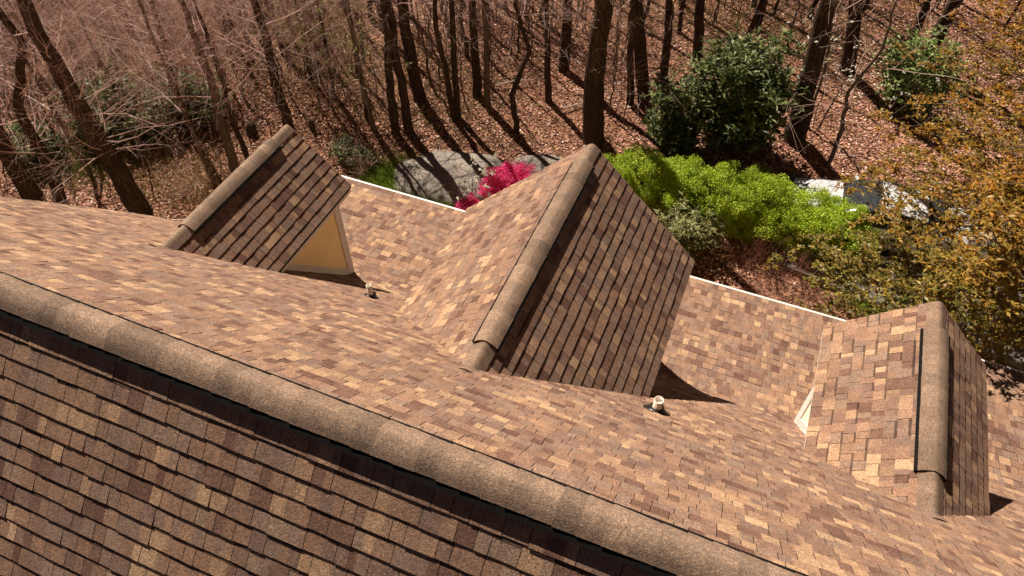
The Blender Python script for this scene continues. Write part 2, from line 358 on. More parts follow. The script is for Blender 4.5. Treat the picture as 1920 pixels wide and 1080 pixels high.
# ---- ridge caps
def cap(name, org, ax, side, t0, t1, half, tanS, hgt, parent, low=False, e=.142, shelf=.028):
    """cap shingles over a ridge: org on the ridge line, ax along it, side across it"""
    org = np.array(org, float); ax = np.array(ax, float); side = np.array(side, float); z = np.array([0, 0, 1.]); cs = 1/math.sqrt(1+tanS**2); sn = tanS*cs
    def cross(q, h, bw=0):           # q in -1..1
        d = abs(q)*(half+bw); r = .085*(.6 if low else 1)
        dd = d if d > r else (d*d+r*r)/(2*r)
        sg = 1 if q >= 0 else -1
        lat = d*cs*sg + sg*h*sn*min(1, d/r); return side*lat+z*(-dd*sn+h*(cs if d > r else (1-(1-cs)*(d/r))))
    qs = [-1, -.93, -.8, -.62, -.5, -.38, -.27, -.17, -.08, 0, .08, .17, .27, .38, .5, .62, .8, .93, 1]
    mb = MB(); t = t0
    while t < t1-.01:
        tb = min(t+e*random.uniform(.97, 1.03), t1); col = tone(); m_ = float(np.clip(np.mean(col), .13, .18)); col = (m_*1.5, m_*.92, m_*.66); kk = random.choice((.80, .90, .96, 1., 1.05)); col = tuple((c*.3+(m_*.45+.045)*k)*kk for c, k in zip(col, (1.30, 1.0, .76)))
        V = []
        ha, hb = hgt+.0065, hgt+.001; w0 = random.uniform(-.002, .003); wob = random.uniform(-.002, .003)
        for tt, h in ((t, ha), (tb+.004, hb)):
            for q in qs: V.append(org+ax*tt+cross(q, h+wob*math.cos(q*3), w0))
        for tt, h in ((t, ha-.007), (tb+.004, hb-.007)):
            for q in qs: V.append(org+ax*tt+cross(q, h, w0))
        n = len(qs); F = [(i, i+1, n+i+1, n+i) for i in range(n-1)]
        F += [(2*n+i+1, 2*n+i, 3*n+i, 3*n+i+1) for i in range(n-1)]
        F += [(i+1, i, 2*n+i, 2*n+i+1) for i in range(n-1)]
        F += [(n+i, n+i+1, 3*n+i+1, 3*n+i) for i in range(n-1)]
        F += [(0, n, 3*n, 2*n), (n-1, 2*n-1, 4*n-1, 3*n-1)[::-1]]
        mb.add(V, F, col); t = tb
    o = mb.build(name, M['shingle'], parent, smooth=False)
    o.data.polygons.foreach_set('use_smooth', np.ones(len(o.data.polygons), bool)); 
    try: o.data.set_sharp_from_angle(angle=math.radians(35))
    except Exception: pass
    if not low:
        mb = MB(); V = []       # black vent body below the caps
        for tt in (t0+.002, t1-.002):
            for q in (-1, -.9, -.15, 0, .15, .9, 1): V.append(org+ax*tt+cross(q, hgt+.002 if abs(q) == 1 else hgt-.008, shelf if abs(q) == 1 else 0))
            for q in (1, .9, .15, 0, -.15, -.9, -1): V.append(org+ax*tt+cross(q, -.004, shelf-.004))
        n = 14; F = [(i, (i+1) % n, n+(i+1) % n, n+i) for i in range(n)]+[tuple(range(n))[::-1], tuple(range(n, 2*n))]
        mb.add(V, F); v = mb.build('vent_core', M['black'], o)
        for q in (-1, 1):       # black baffle flange with its louvre teeth, one each side
            mb = MB(); V = []
            for tt in (t0+.004, t1-.004):
                for w_, h_ in ((shelf-.01, .0), (shelf+.016, .0), (shelf+.016, .008), (shelf+.008, .016), (shelf-.01, .018)): V.append(org+ax*tt+cross(q, h_, w_))
            mb.add(V, [(i, (i+1) % 5, 5+(i+1) % 5, 5+i) for i in range(5)]+[(0, 1, 2, 3, 4), (9, 8, 7, 6, 5)]); bf = mb.build('vent_baffle', M['black'], o)
            mb = MB(); tt = t0+.012
            while tt < t1-.02:
                mb.box(org+ax*tt+cross(q, .015, shelf+.012), (.011, .011, .008)); tt += .024
            mb.build('louvre_teeth', M['pvc2'], bf)
    return o
M['pvc2'] = plain('vent_louvre', (.17, .15, .135), .5, .5, 9)
cap('ridge_vent', (0, 0, 0), (1, 0, 0), (0, 1, 0), -8.2, XR, .139, TA, .040, house, shelf=.046)
# ---- dormers
OV, OF = .227, .16
def dormer(x, h, w, y, va, vb, label):
    wl = w*1.1452; d = empty('dormer', (x, y, -h), 0, house); d['label'] = label
    O = np.array([x, y, -h])
    def PR(u, s, q=0): return np.array([s*CB+q*SB, u-y, -s*SB+q*CB])
    def PL(u, s, q=0): return np.array([-s*CB-q*SB, u-y, -s*SB+q*CB])
    for P, ww in ((PR, w), (PL, wl)):
        S = ww/CB; mb = MB()
        def keep(u, s, st): return -h-st*SB > roofz(u+.25)-.12
        shingles(mb, P, .02, S, lambda s: h/TA-.1, lambda s: y, keep)
        mb.build('dormer_slope', M['shingle'], d)
        # slab below
        zz = -h-S*SB; yd = float(np.interp(-zz, -PZ, PY))
        mb = MB(); ya = h/TA
        mb.prism([P(ya-.15, 0, -.004), P(y-.006, 0, -.004), P(y-.006, S-.004, -.004), P(yd-.12, S-.004, -.004)], (0, 0, -.05))
        mb.build('dormer_deck', M['felt'], d)
        # rake board and eave fascia
        mb = MB(); mb.bar(P(y-.03, .0, -.075), P(y-.03, S-.01, -.075), .03, .10, (0, 1, 0)) if False else None
        a = P(y-.03, 0, -.06); b = P(y-.03, S-.02, -.06); mb.prism([a, b, b+np.array([0, 0, -.10]), a+np.array([0, 0, -.13])], (0, .026, 0))
        mb.build('rake_board', M['trim'], d)
        mb = MB(); sg = 1 if P is PR else -1; xo = sg*(ww-.035)
        mb.prism([(xo, yd-y, zz+h-.065), (xo, -.035, zz+h-.065), (xo, -.035, zz+h-.12), (xo, yd-y+.05, zz+h-.12)], (sg*.022, 0, 0))
        mb.prism([(xo-sg*.002, yd-y, zz+h-.10), (sg*(ww-OV-.02), yd-y, zz+h-.10), (sg*(ww-OV-.02), -.04, zz+h-.10), (xo-sg*.002, -.04, zz+h-.10)], (0, 0, -.015))
        mb.build('soffit', M['trim'], d)
        # cheek wall with trim
        yw = y-OF; xc = sg*(ww-OV); zt = zz-.112; y0 = float(np.interp(-zt, -PZ, PY)); n = 8
        low = [(xc, yy-y, roofz(yy)+h-.03) for yy in np.linspace(y0, yw, n)]
        mb = MB(); mb.prism([(xc, yw-y, zt+h), (xc, y0-y, zt+h)]+low, (-sg*.08, 0, 0)); mb.build('cheek_panel', M['cream'] if sg > 0 else M['sunlit_cream'], d)  # left panel gets the sunlit copy of the cream, light set in its colour
        mb = MB(); tw = .15 if sg > 0 else .22
        mb.prism([(xc, yw-y, zt+h), (xc, yw-y-tw, zt+h)]+[(xc, yw-y-tw, roofz(yw-tw)+h-.02), (xc, yw-y, roofz(yw)+h-.02)], (sg*.02, 0, 0))
        lowb = [(xc, yy-y, roofz(yy)+h-.02) for yy in np.linspace(y0+.05, yw-tw-.002, n)]
        mb.prism([(p[0], p[1], p[2]+(.19 if sg > 0 else .20)) for p in lowb][::-1]+lowb, (sg*.018, 0, 0))
        mb.prism([(xc, y0-y+.03, zt+h-.001), (xc, yw-y-tw-.002, zt+h-.001), (xc, yw-y-tw-.002, zt+h-.045), (xc, y0-y+.10, zt+h-.045)], (sg*.016, 0, 0))
        mb.build('cheek_trim', M['trim'] if sg > 0 else M['white'], d)  # left trim whitened, sunlight put into its colour
    # front wall with window
    yw = -OF; zb = roofz(y-OF)+h-.05; zl = -wl*TB-.1
    poly = [(-wl+OV, yw, zb), (w-OV, yw, zb), (w-OV, yw, -(w-OV)*TB-.08), (0, yw, -.08), (-wl+OV, yw, -(wl-OV)*TB-.08)]
    mb = MB(); mb.prism(poly, (0, -.08, 0)); mb.build('gable_wall', M['cream'], d)
    xm = (w-wl)/2*.6; ww2 = w*.42; zc = -w*TB*.9-.1; hh = min(.5, w*.42); mb = MB()
    for dx, dz, a, b in ((0, hh, 2*ww2+.09, .09), (0, -hh, 2*ww2+.09, .09), (-ww2, 0, .09, 2*hh-.09), (ww2, 0, .09, 2*hh-.09), (0, 0, .04, 2*hh-.09)): mb.box((xm+dx, yw+.02, zc+dz), (a, .05, b))
    f = mb.build('window', M['white'], d); mb = MB(); mb.box((xm, yw+.008, zc), (2*ww2-.09, .02, 2*hh-.09)); mb.build('pane', M['glass'], f)
    # ridge caps: low at both ends, raised over the vent
    ya = h/TA-.14-y
    cap('ridge_cap', (0, 0, 0), (0, -1, 0), (1, 0, 0), -(-.012), -(vb-y)+.02, .135, TB, .012, d, low=True)
    cap('ridge_cap', (0, 0, 0), (0, -1, 0), (1, 0, 0), -(va-y)-.03, -ya, .15, TB, .014, d, low=True)
    cap('ridge_cap', (0, h/TA-y+.03, -.012), (0, -CA, SA), (1, 0, 0), 0, .20, .15, .42, .022, d, low=True, e=.10)   # saddle where the ridge dies into the main slope
    cap('ridge_vent', (0, 0, 0), (0, -1, 0), (1, 0, 0), -(vb-y), -(va-y), .138, TB, .046, d, shelf=.036)
    return d
def yon(x, h, px, py):           # Y where the line of sight meets the vertical plane X=x
    dd = pix(px, py); k = (x-CAM[0])/dd[0]; return float((CAM+dd*k)[1])
def vent_y(x, h, py):            # Y on the ridge line that lies at image height py
    Ys = np.linspace(0, 7, 1400); P = np.stack([np.full(1400, x), Ys, np.full(1400, -h)], 1)-CAM
    q = 540-FPX*(P@up)/(P@fw); return float(Ys[np.argmin(abs(q-py))])
D1 = (-6.615, 2.896, .943, 5.447); D2 = (-1.919, 2.129, 1.655, 5.808); D3 = (2.556, 2.655, .867, 5.212)
dormer(*D1, vent_y(D1[0], D1[1], 422), vent_y(D1[0], D1[1], 262), 'small dormer with a cream triangular cheek, farthest left')
dormer(*D2, vent_y(D2[0], D2[1], 640), vent_y(D2[0], D2[1], 300), 'largest dormer, in the middle of the roof')
dormer(*D3, vent_y(D3[0], D3[1], 884), vent_y(D3[0], D3[1], 615), 'small dormer nearest the right edge')
# ---- plumbing vents
def pipe(x, y, r, hgt):
    z = roofz(y); th = A_; R = np.array([[1, 0, 0], [0, math.cos(th), math.sin(th)], [0, -math.sin(th), math.cos(th)]])
    o = empty('vent_pipe', (x, y, z), 0, house)
    mb = MB(); mb.lathe([(r, -.05), (r, hgt), (r*.86, hgt), (r*.86, hgt-.05), (0.001, hgt-.051)], 28); mb.build('pipe', M['pvc'], o, True)
    mb = MB(); mb.lathe([(r*2.9, .010), (r*2.9, .022), (r*2.5, .028), (r*2.2, .022), (r*2.0, .04), (r*1.7, .044), (r*1.4, .075), (r*1.03, .095)], 28, R=R)
    mb.lathe([(r*1.35, .02), (r*1.25, .085), (r*1.01, .09)], 28); mb.build('collar', M['rubber'], o, True)
pipe(-4.50, 3.87, .040, .27); pipe(-.12, 2.80, .052, .23)
mb = MB(); mb.lathe([(.001, .012), (.006, .01), (.009, .002), (.009, -.01)], 10, c=near_P(1.28, .30, .02)); mb.build('roof_bolt', M['metal'], house, True)
# ------------------------------------------------------------------ vegetation tools
def rot_to(d):
    d = np.array(d, float); d /= np.linalg.norm(d)
    return d
def bush_leaves(cl, clr, nper, L, W, cols, up_=.3, jit=.25, whorl=False, flat=False):
    """leaf quads spread round clump centres cl (n,3) of radius clr"""
    n = len(cl)*nper; c = np.repeat(cl, nper, 0); rr = np.repeat(clr, nper)
    if whorl:        # leaves radiate from sprig tips
        ns = max(1, nper//7); tips = c.reshape(len(cl), nper, 3)[:, 0][:, None]+0
        tip = np.repeat((rng.normal(size=(len(cl), ns, 3))*np.array([1, 1, .8])*.5)*clr[:, None, None]+cl[:, None], 7, 1).reshape(-1, 3)
        n = len(tip); dirs = rng.normal(size=(n, 3)); dirs[:, 2] = dirs[:, 2]*.35+up_; dirs /= np.linalg.norm(dirs, axis=1)[:, None]
        base = tip
    else:
        v = rng.normal(size=(n, 3)); v /= np.linalg.norm(v, axis=1)[:, None]; v *= (rng.random((n, 1))**.45)
        base = c+v*rr[:, None]*np.array([1, 1, .8]); dirs = v*.6+rng.normal(size=(n, 3))*.6; dirs[:, 2] += up_; dirs /= np.linalg.norm(dirs, axis=1)[:, None]
    nn = rng.normal(size=(n, 3))*.6; nn[:, 2] += 1.2 if not flat else 3
    side = np.cross(dirs, nn); side /= np.linalg.norm(side, axis=1)[:, None]+1e-9
    l = L*rng.uniform(.6, 1.25, (n, 1)); wd = W*rng.uniform(.7, 1.2, (n, 1))
    droop = np.array([0, 0, -1.])*l*.12
    V = np.stack([base, base+dirs*l*.5+side*wd*.5, base+dirs*l+droop, base+dirs*l*.5-side*wd*.5], 1)
    cols = np.array(cols); t = cols[rng.integers(0, len(cols), n)]*rng.uniform(.75, 1.25, (n, 1))
    return V, t
def clumps(c, r, n, shell=.55, lump=.25):
    v = rng.normal(size=(n, 3)); v /= np.linalg.norm(v, axis=1)[:, None]
    ph = rng.uniform(0, 6.28, 3); k = 1+lump*np.sin(v[:, 0]*4+ph[0])*np.sin(v[:, 1]*5+ph[1])+lump*.6*np.sin(v[:, 2]*6+ph[2]+v[:, 0]*3)
    q = (shell+(1-shell)*rng.random(n)**.7)*k
    p = np.array(c)+v*q[:, None]*np.array(r); return p
def branchmb(mb, p, d, L, r, depth, spread=.6, up_=.15, segs=4, kids=4, t=None, rmin=.004, sides=(6, 5, 4, 3, 3)):
    p = np.array(p, float); d = np.array(d, float); d /= np.linalg.norm(d)
    pts = [p]; dirs = [d]; rad = [r]
    for i in range(segs):
        d = d+rng.normal(size=3)*.13+np.array([0, 0, up_*.35]); d /= np.linalg.norm(d); p = p+d*L/segs; pts.append(p); dirs.append(d); rad.append(max(rmin*.6, r*(1-.75*(i+1)/segs)))
    mb.tube(pts, rad, sides[min(len(sides)-1, 4-min(4, depth))], t, cap=False)
    if depth > 0:
        for k in range(kids):
            i = int(rng.integers(1, segs+1)); b = pts[i]; dd = dirs[i]; q = rng.normal(size=3); q -= dd*(q@dd); q /= np.linalg.norm(q)
            nd = dd*rng.uniform(.5, .9)+q*spread*rng.uniform(.7, 1.4); nd[2] += up_*.5
            branchmb(mb, b, nd, L*rng.uniform(.45, .7), max(rmin, rad[i]*rng.uniform(.45, .65)), depth-1, spread, up_, max(2, segs-1), kids, t, rmin, sides)
def trunk_mb(pts, rads, flare=True):
    mb = MB(); P = [np.array(p, float) for p in pts]; out = []; R = []
    for i in range(len(P)-1):
        for k in range(5):
            f = k/5; q = P[i]*(1-f)+P[i+1]*f; q = q+np.array([rng.normal()*.02, rng.normal()*.02, 0])*(1 if (i or k) else 0)
            out.append(q); R.append((rads[i]*(1-f)+rads[i+1]*f)*rng.uniform(.96, 1.04))
    out.append(P[-1]); R.append(rads[-1])
    if flare:
        R[0] *= 1.5; out.insert(1, out[0]*.8+out[1]*.2); R.insert(1, R[1]*1.12)
    mb.tube(out, R, 10, cap=True); return mb, out, R
LEAFY = []
def tree(name, px, py, tx, ty, wpx, label, cat='tree', height=15, kink=0, mat='bark', crown=True, cb=5, group=None, first=5.0, depth=2, twigm='twig', clear=0):
    g = at(px, py, GZ); g[2] = float(gh(g[0], g[1])); D = fdist(g)
    g = at(px, py, g[2]); D = fdist(g)
    q = at_Y(tx, ty, D); dirv = q-g; dz = dirv[2]
    dirv /= dirv[2]; r = wpx/2*np.linalg.norm(g-CAM)/FPX*1.0
    root = empty(name, tuple(g)); tag(root, label, cat, group)
    pts = [np.array([0, 0, -.25])]; rads = [r]
    m = 5
    for i in range(1, m+1):
        z = height*i/m; o = np.array([dirv[0]*z, dirv[1]*z, z])
        if z > dz: o[:2] = dirv[:2]*dz+(o[:2]-dirv[:2]*dz)*.5
        o[:2] += rng.normal(size=2)*.12*(i > 1)
        if kink and i == 1: o[:2] += np.array([rt[0], rt[1]])*kink
        pts.append(o); rads.append(r*(1-.78*i/m))
    mb, P, R = trunk_mb(pts, rads); mb.build('trunk', M[mat], root, True)
    if crown:
        mb = MB()
        for k in range(cb*3):
            i = int(rng.integers(0, len(P))); 
            if P[i][2] < first or P[i][2] > 8.5: continue
            a = rng.uniform(0, 6.28); dd = np.array([math.cos(a), math.sin(a), rng.uniform(.2, .9)])
            if clear: dd[1] = abs(dd[1]); dd[0] = -abs(dd[0])
            branchmb(mb, P[i], dd, rng.uniform(1.6, 3.6), min(.019, R[i]*.28), depth, kids=4, rmin=.0028)
        if mb.v: mb.build('crown', M[twigm], root)
    return root
# --- named trunks, placed where their feet stand
T = [
 ('tree', 268, 402, 80, 60, 36, 'thick dark leaning tree just beyond the left end of the roof', 16, 0, 'bark'),
 ('tree', 442, 318, 335, 0, 17, 'slender smooth tree with pale forking branches left of the cream cheeked dormer', 13, 0, 'bark2'),
 ('tree', 72, 392, -40, 190, 30, 'thick dark trunk at the left edge of the photo behind the roof edge', 15, 0, 'bark'),
 ('tree', 118, 400, 20, 90, 20, 'medium trunk between the leftmost trunk and the thick leaning tree', 15, 0, 'bark'),
 ('tree', 548, 262, 488, 60, 19, 'straight trunk rising behind the peak of the left dormer', 15, 0, 'bark'),
 ('tree', 742, 252, 712, 0, 17, 'left one of two close tall trunks whose shadows cross the flat rock', 16, 0, 'bark'),
 ('tree', 768, 246, 722, 0, 18, 'right one of two close tall trunks whose shadows cross the flat rock', 16, 0, 'bark'),
 ('tree', 786, 188, 748, 0, 24, 'stout dark trunk set back behind the pair of trunks near the flat rock', 17, 0, 'bark'),
 ('tree', 852, 222, 822, 60, 12, 'thin left stem of a twin trunk in the middle of the leaf covered slope', 14, 0, 'bark'),
 ('tree', 858, 220, 846, 0, 13, 'right stem of a twin trunk in the middle of the leaf covered slope', 15, 0, 'bark'),
 ('tree', 896, 180, 884, 0, 17, 'dark trunk forming the left of a close pair above the pink azalea', 15, 0, 'bark'),
 ('tree', 913, 198, 914, 0, 12, 'paler trunk forming the right of a close pair above the pink azalea', 15, 0, 'bark2'),
 ('tree', 973, 250, 978, 0, 12, 'crooked slender trunk nearest the pink azalea', 12, -.25, 'bark'),
 ('tree', 1030, 190, 1024, 0, 13, 'straight medium trunk between the crooked one and the massive one', 15, 0, 'bark'),
 ('tree', 1058, 132, 1066, 0, 20, 'dark trunk far back left of the massive trunk', 16, 0, 'bark'),
 ('tree', 1114, 262, 1131, 0, 40, 'massive dark trunk standing behind the peak of the middle dormer', 18, -.15, 'bark'),
 ('tree', 1184, 196, 1180, 0, 14, 'narrow trunk just left of the stout one by the big dark shrub', 15, 0, 'bark'),
 ('tree', 1212, 200, 1190, 0, 25, 'stout trunk at the left flank of the big dark shrub', 17, 0, 'bark'),
 ('tree', 1246, 150, 1256, 0, 16, 'trunk rising behind the left shoulder of the big dark shrub', 15, 0, 'bark'),
 ('tree', 1310, 104, 1312, 0, 18, 'trunk far back above the middle of the big dark shrub', 15, 0, 'bark'),
 ('tree', 1490, 262, 1548, 0, 38, 'thick leaning trunk at the right flank of the big dark shrub', 17, 0, 'bark'),
 ('tree', 1592, 134, 1606, 0, 25, 'stout trunk set back right of the thick leaning trunk', 16, 0, 'bark'),
 ('tree', 1552, 312, 1672, 0, 8, 'thin crooked leaning tree above the parked car', 11, 0, 'bark2'),
 ('tree', 1514, 240, 1560, 60, 6, 'very thin sapling right beside the thick leaning trunk', 8, 0, 'bark2'),
 ('tree', 1395, 90, 1430, 0, 10, 'thin leaning trunk far back behind the big dark shrub', 13, 0, 'bark'),
 ('tree', 1690, 110, 1745, 0, 14, 'dark leaning trunk behind the light green rhododendron', 14, 0, 'bark'),
 ('tree', 1735, 120, 1790, 0, 22, 'right hand leaning trunk behind the light green rhododendron', 15, 0, 'bark'),
 ('tree', 702, 240, 650, 60, 11, 'thin trunk wound with pale green leaves left of the tall pair', 12, 0, 'bark2'),
 ('tree', 465, 300, 400, 120, 10, 'thin dark trunk just right of the slender smooth tree', 12, 0, 'bark'),
 ('tree', 360, 262, 320, 130, 12, 'short thin trunk at the low bank left of the smooth tree', 12, 0, 'bark'),
]
for (nm, a, b, c, d, wpx, lab, hgt, kk, mt) in T:
    tree('bare_tree', a, b, c, d, wpx, lab, height=hgt*.62, kink=kk, mat=mt, first=(2.2 if a < 560 else 3.6) if wpx > 9 else 1.5, cb=(13 if a < 560 else 6) if wpx > 9 else 5, depth=3 if wpx > 9 else 2)
# --- background saplings and trees by copying
def proto(height, r, seed, nb, first, mat, stems=1):
    root = empty('slender_tree'); pts = [np.array([0, 0, -.2])]; rads = [r]; m = 5; dx = rng.normal(size=2)*.02
    for i in range(1, m+1):
        z = height*i/m; pts.append(np.array([dx[0]*z+rng.normal()*.10, dx[1]*z+rng.normal()*.10, z])); rads.append(max(.01, r*(1-.8*i/m)))
    mb, P, R = trunk_mb(pts, rads, False)
    for q in range(stems-1):
        o = rng.normal(size=2)*.45; l = rng.normal(size=2)*.07; f = rng.uniform(.5, .9)
        m2, P2, R2 = trunk_mb([np.array([o[0]+l[0]*z+rng.normal()*.08, o[1]+l[1]*z+rng.normal()*.08, z]) for z in np.linspace(-.2, height*f, 6)], [r*f*(1-.15*i) for i in range(6)], False)
        mb.add(m2.v, m2.f); P = P+P2; R = R+R2
    mb.build('trunk', M[mat], root, True)
    mb = MB()
    for k in range(nb):
        i = int(rng.integers(1, len(P)))
        if P[i][2] < first or P[i][2] > 7: continue
        a = rng.uniform(0, 6.28); branchmb(mb, P[i], (math.cos(a), math.sin(a), rng.uniform(.3, 1.1)), rng.uniform(.9, 2.2), min(.011, R[i]*.3), 2, kids=4, rmin=.0026, sides=(4, 4, 3, 3, 3))
    mb.build('crown', M['twig'], root); return root
protos = [proto(6.5, .08, 1, 18, 2.0, 'bark'), proto(6, .045, 2, 30, 1.0, 'bark2', 2), proto(5, .03, 3, 36, .7, 'bark2', 4), proto(7, .11, 4, 16, 2.6, 'bark'), proto(4.5, .02, 5, 36, .5, 'bark', 5)]
GL = {0: 'tall slender bare tree among many on the wooded slope', 1: 'young bare tree among many on the wooded slope', 2: 'thin bare sapling among many on the wooded slope', 3: 'straight dark bare tree far back on the wooded slope', 4: 'small twiggy sapling among many on the wooded slope'}
used = set(); cnt = 0
LM_ = ['thick leaning tree', 'slender smooth forked tree', 'far left trunk', 'medium left trunk', 'trunk behind left dormer', 'left trunk of the tall pair', 'right trunk of the tall pair', 'stout trunk behind the tall pair', 'left stem of the twin trunk', 'right stem of the twin trunk', 'dark trunk above the azalea', 'paler trunk above the azalea', 'crooked slender trunk', 'medium middle trunk', 'far dark trunk', 'massive dark trunk', 'narrow middle trunk', 'stout trunk by dark shrub', 'trunk behind dark shrub', 'trunk above dark shrub', 'thick leaning right trunk', 'stout right trunk', 'thin tree above the car', 'very thin right sapling', 'far thin leaning trunk', 'upper dark leaning trunk', 'upper right leaning trunk', 'leafy wound trunk', 'thin trunk by smooth tree', 'short thin bank trunk']
KD = ['tall slender bare tree', 'young bare tree', 'thin bare sapling', 'straight dark bare tree', 'small twiggy sapling']
seen = {}
ORD = ['', ', second from it', ', third from it', ', fourth from it', ', fifth from it', ', sixth from it', ', seventh from it', ', eighth from it', ', ninth from it', ', tenth from it', ', eleventh from it', ', twelfth from it', ', farther off', ', farthest off']
def relabel(items):
    D = lambda j, px, py: (T[j][1]-px)**2+4*(T[j][2]-py)**2
    for (o, k, px, py) in sorted(items, key=lambda q: min(D(j, q[2], q[3]) for j in range(len(T)))):
        for i in sorted(range(len(T)), key=lambda j: D(j, px, py)):
            side = ('left' if px < T[i][1] else 'right')+(' behind' if py < T[i][2] else ' in front of'); key = (k, i, side); n = seen.get(key, 0)
            if n < 6: break
        seen[key] = n+1; o['label'] = '%s, %s the %s%s' % (KD[k], side, LM_[i], ORD[n])
def put(k, x, y, s, rz, tilt=(0, 0)):
    o = protos[k] if k not in used else copy_tree(protos[k]); used.add(k)
    o.location = (x, y, float(gh(x, y))); o.rotation_euler = (tilt[0], tilt[1], rz); o.scale = (s, s, s)
    tag(o, GL[k], 'tree', 'bare trees of the wood, kind %s' % ['tall slender', 'young', 'thin sapling', 'straight dark', 'twiggy sapling'][k]); return o
placed = []; TODO = []
tries = 0
while cnt < 295 and tries < 20000:
    tries += 1
    px = random.uniform(-60, 1960); py = random.uniform(-90, 300)
    if px > 1180 and py > 60 and random.random() < .93: continue
    if py > 60 and random.random() < .3: continue
    if px > 700 and py > 120 and random.random() < .8: continue
    if px > 1500 and random.random() < .5: continue
    if py > 110 and random.random() < .35: continue
    if py > 225 and (px > 560 or px > 210 and random.random() < .7): continue
    g = at(px, py, GZ)
    if any((g[0]-q[0])**2+(g[1]-q[1])**2 < .4 for q in placed): continue
    placed.append(g)
    k = random.choices(range(5), [5, 4, 4, 4, 2] if py < 120 else [1, 3, 5, .3, 4])[0]
    TODO.append((put(k, g[0], g[1], random.uniform(.8, 1.2), random.uniform(0, 6.28), (random.uniform(-.05, .05), random.uniform(-.05, .05))), k, px, py)); cnt += 1
relabel(TODO)
# --- pale forked branches in front of the left woods (limbs of the smooth tree's neighbours)
def branchy(px, py, h, label, seed, spread=.8, n=7, mat='palewood', r=.07, cat='tree', base=1.5, L=(2, 4), tilt=(0, 0)):
    g = at(px, py, GZ); root = empty('bare_tree', (g[0], g[1], float(gh(g[0], g[1])))); tag(root, label, cat)
    pts = [np.array([0, 0, -.2]), np.array([tilt[0]*h*.3, tilt[1]*h*.3, h*.3]), np.array([tilt[0]*h*.6, tilt[1]*h*.6, h*.6]), np.array([tilt[0]*h, tilt[1]*h, h])]
    mb, P, R = trunk_mb(pts, [r, r*.8, r*.55, r*.2]); mb.build('trunk', M['bark2'], root, True)
    mb = MB()
    for k in range(n):
        i = int(rng.integers(2, len(P)))
        if P[i][2] < base: continue
        a = rng.uniform(0, 6.28); branchmb(mb, P[i], (math.cos(a), math.sin(a), rng.uniform(.3, .9)), rng.uniform(*L), min(.022, R[i]*.4), 3, spread, .1, 5, 4, rmin=.0032)
    mb.build('crown', M[mat], root); return root
branchy(30, 420, 9, 'widely branching pale grey tree at the far left behind the roof', 1, n=12, r=.10)
branchy(395, 330, 9, 'pale tree with wide bare limbs beside the slender smooth trunk', 2, n=7, r=.08, tilt=(-.05, .03))
branchy(170, 330, 8, 'pale twiggy tree in front of the dark rhododendron on the left', 3, n=11, r=.07)
branchy(-60, 330, 10, 'pale branching tree cut by the left edge of the photo', 5, n=12, r=.10)
# --- shrubs
def shrub(name, px, py, rx, ry, rz, label, cat, ncl, nper, L, W, cols, cr, mat='waxy', whorl=True, group=None, shell=.5, stems=6, zoff=0, up_=.3, lump=.25, zc=None):
    g = at(px, py, GZ); z0 = float(gh(g[0], g[1])); root = empty(name, (g[0], g[1], z0)); tag(root, label, cat, group)
    c = clumps((0, 0, rz*(1.0 if zc is None else zc)+zoff), (rx, ry, rz), ncl, shell, lump); c = c[c[:, 2] > .08]
    V, t = bush_leaves(c, np.full(len(c), cr)*rng.uniform(.6, 1.3, len(c)), nper, L, W, cols, up_, whorl=whorl)
    quads('foliage', V, M[mat], root, t)
    mb = MB()
    for k in range(stems):
        a = rng.uniform(0, 6.28); q = np.array([math.cos(a)*rx*.6, math.sin(a)*ry*.6, rz*1.3]); branchmb(mb, (math.cos(a)*.12, math.sin(a)*.12, -.1), q, np.linalg.norm(q)*.95, .03+.01*rz, 2, .7, .2, 4, 3, rmin=.006)
    mb.build('stem', M['bark'], root)
    return root
RH = [(.06, .09, .024), (.09, .13, .032), (.045, .07, .022), (.16, .20, .06), (.11, .15, .04), (.25, .26, .11)]
shrub('rhododendron', 1365, 285, 1.5, 1.4, 1.95, 'big dark green rhododendron between two stout trunks', 'shrub', 230, 63, .24, .07, RH, .42, shell=.35, lump=.3)
shrub('rhododendron', 1255, 272, 1.0, .9, 1.2, 'low dark rhododendron at the left foot of the big dark one', 'shrub', 90, 63, .20, .06, RH, .36, shell=.35)
LG = [(.16, .24, .06), (.24, .32, .09), (.10, .17, .045), (.34, .40, .17)]
shrub('rhododendron', 1690, 200, 1.3, 1.1, 1.25, 'light green rhododendron under the leaning trunks at upper right', 'shrub', 105, 63, .19, .06, LG, .40, shell=.4)
shrub('rhododendron', 240, 245, 1.9, 1.2, .95, 'wide dark rhododendron in the left woods behind the thick leaning tree', 'shrub', 170, 56, .16, .06, RH, .40, shell=.35, lump=.35)
shrub('rhododendron', 360, 218, 1.4, 1.0, .75, 'dark rhododendron right behind the wide one in the left woods', 'shrub', 110, 56, .15, .055, RH, .38, shell=.35, lump=.35)
shrub('rhododendron', 75, 300, 1.0, 1.0, .7, 'small rhododendron half hidden by the two leftmost trunks', 'shrub', 50, 49, .15, .055, RH, .33, shell=.35)
GR = [(.17, .18, .06), (.23, .24, .09), (.11, .13, .04), (.28, .27, .11)]
shrub('rhododendron', 1285, 470, .75, .75, .70, 'grey green long leaved shrub below the lime green hedge by the dormer', 'shrub', 60, 70, .19, .045, GR, .34, shell=.3)
AZ = [(.88, .06, .27), (.95, .11, .38), (.75, .035, .20), (.96, .22, .48), (.9, .07, .30)]
az = shrub('azalea', 962, 378, .95, .75, .62, 'bright pink flowering azalea between the flat rock and the middle dormer', 'shrub', 260, 130, .042, .042, AZ, .17, mat='petal', whorl=False, shell=.4, stems=9)
